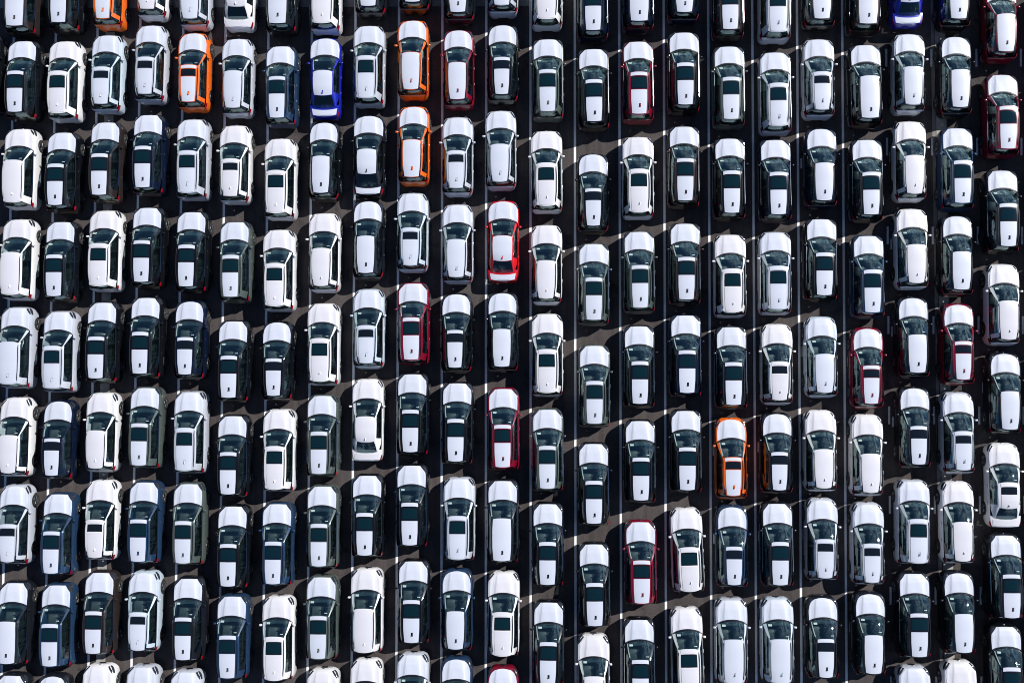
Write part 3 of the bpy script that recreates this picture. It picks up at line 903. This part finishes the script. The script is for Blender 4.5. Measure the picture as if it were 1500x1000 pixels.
# ------------------------------------------------------------------ place the cars
rng = random.Random(11)
SLOPE = [(20, -.0185), (400, -.0085), (777, 0), (1040, .0048), (1236, .0066), (1500, .0078)]
def slope(x): return float(np.interp(x, [a for a, _ in SLOPE], [b for _, b in SLOPE]))
PROTO = {}
def copy_tree(o, parent=None):
    c = o.copy(); C.objects.link(c)
    if parent: c.parent = parent
    for ch in KIDS.get(o.name, ()): copy_tree(ch, c)
    return c
KIDS = {}
def index_kids(o):
    KIDS[o.name] = list(o.children)
    for ch in o.children: index_kids(ch)
def get_car(tk, roof, paint):
    k = (tk, roof, paint)
    if k not in PROTO:
        PROTO[k] = build_car(tk, roof, paint); bpy.context.view_layer.update(); index_kids(PROTO[k]); return PROTO[k]
    return copy_tree(PROTO[k])
YAW = {(1009, 801): 1.8, (1009, 950): 1.5}      # cars parked a little askew
def place(e):
    x, y, paint, tk, roof = e[:5]; ref = e[5] if len(e) > 5 else 'f'
    T = TYPES[tk]
    if ref == 'f': ly, z = T['wst'], T['zr'] + T['crown'] * .9 - .03
    elif ref == 'r': ly, z = T['rr'] + .03, T['zr'] + .01
    else: ly, z = T['front'] - .02, .75
    p = ground(x, y, z)
    a = ground(x, y); b_ = ground(x + 100 * slope(x), y + 100)
    d = a - b_
    yaw = -math.atan2(d.x, d.y) + R(rng.gauss(0, .22))
    yaw += R(YAW.get((x, y), 0))
    c = get_car(tk, roof, paint)
    c.rotation_euler = (0, 0, yaw)
    c.location = (p.x + math.sin(yaw) * ly, p.y - math.cos(yaw) * ly, 0)
    return c

WORD = {'white': 'white', 'silver': 'silver', 'ice': 'pale blue-silver', 'black': 'black', 'dark': 'dark grey', 'navy': 'navy', 'blue': 'bright blue', 'steel': 'blue',
        'khaki': 'grey-green', 'orange': 'orange', 'red': 'bright red', 'wine': 'dark red', 'brown': 'brown'}
KIND = {'F': 'suv', 'X': 'hatchback', 'S': 'saloon'}
ROOF = {'n': 'plain filmed roof', 'L': 'large glass sunroof', 'S': 'short black sunroof'}
ORD = ['first', 'second', 'third', 'fourth', 'fifth', 'sixth', 'seventh', 'eighth', 'ninth', 'tenth', 'eleventh', 'twelfth']
def look(e): return f"{WORD[e[2]]} {KIND[e[3]]}"
def full(e, cut): return look(e) + (f" with {ROOF[e[4]]}" if not cut else '')
STRONG = {'orange', 'red', 'blue', 'wine'}
cands = {}
for ci, col in enumerate(CARS):
    for ri, e in enumerate(col):
        cut = len(e) > 5
        f = full(e, cut); L_ = [(f, 'only one in the lot')]
        rel = []
        def nb(c, r, w):
            n = CARS[c][r]
            if n[2] in STRONG or (n[3] == 'S'): rel.append((f, f"{w} {'an' if look(n)[0] in 'aeio' else 'a'} {look(n)}"))
        if ri: nb(ci, ri - 1, 'directly below')
        if ri + 1 < len(col): nb(ci, ri + 1, 'directly above')
        for dc, w in ((-1, 'just right of'), (1, 'just left of')):
            c2 = ci + dc
            if 0 <= c2 < len(CARS):
                r2 = min(range(len(CARS[c2])), key=lambda q: abs(CARS[c2][q][1] - e[1]))
                if abs(CARS[c2][r2][1] - e[1]) < 32 and len(CARS[c2][r2]) == 5 and not cut: nb(c2, r2, w)
        cands[(ci, ri)] = (f, rel)
count, relcount = {}, {}
for f, rel in cands.values():
    count[f] = count.get(f, 0) + 1
    for r_ in rel: relcount[r_] = relcount.get(r_, 0) + 1
def label_for(ci, ri):
    f, rel = cands[(ci, ri)]
    e = CARS[ci][ri]
    if count[f] == 1 and len(e) == 5: return 'the only ' + f + ' in the lot'
    for r_ in rel:
        if relcount[r_] == 1: return f"{r_[0]} {r_[1]}"
    nC = len(CARS)
    side = f"{ORD[ci]} column from the left" if ci < 12 else f"{ORD[nC - 1 - ci]} column from the right"
    side = side.replace('first column from the', 'column furthest to the')
    if len(e) > 5:
        where = 'cut by the top edge' if e[1] < 500 else 'cut by the bottom edge'
        return f"{f} {where}, {side}"
    return f"{f}, {ORD[ri]} down in the {side}"
for ci, col in enumerate(CARS):
    for ri, e in enumerate(col):
        c = place(e)
        c['label'] = label_for(ci, ri)
        c['category'] = {'F': 'suv', 'X': 'hatchback', 'S': 'saloon car'}[e[3]]
        c['group'] = 'new cars parked in columns'
# the column to the left shows only one front wheel; the one to the right is unseen, added for its shadows
c = place((-33, 92, 'black', 'F', 'L')); c['label'] = 'black suv beyond the left edge, only its front wheel in view'; c['category'] = 'suv'; c['group'] = 'new cars parked in columns'
for y, pt in ((30, 'dark'), (165, 'black'), (300, 'black'), (437, 'navy'), (575, 'black'), (713, 'dark'), (850, 'black'), (985, 'black')):
    c = place((1549, y, pt, 'F', 'n')); c['label'] = 'unseen dark suv added beyond the right edge for its shadow'; c['category'] = 'suv'; c['group'] = 'unseen cars added beyond the right edge'
print('objects', len(bpy.data.objects), 'meshes', len(bpy.data.meshes))
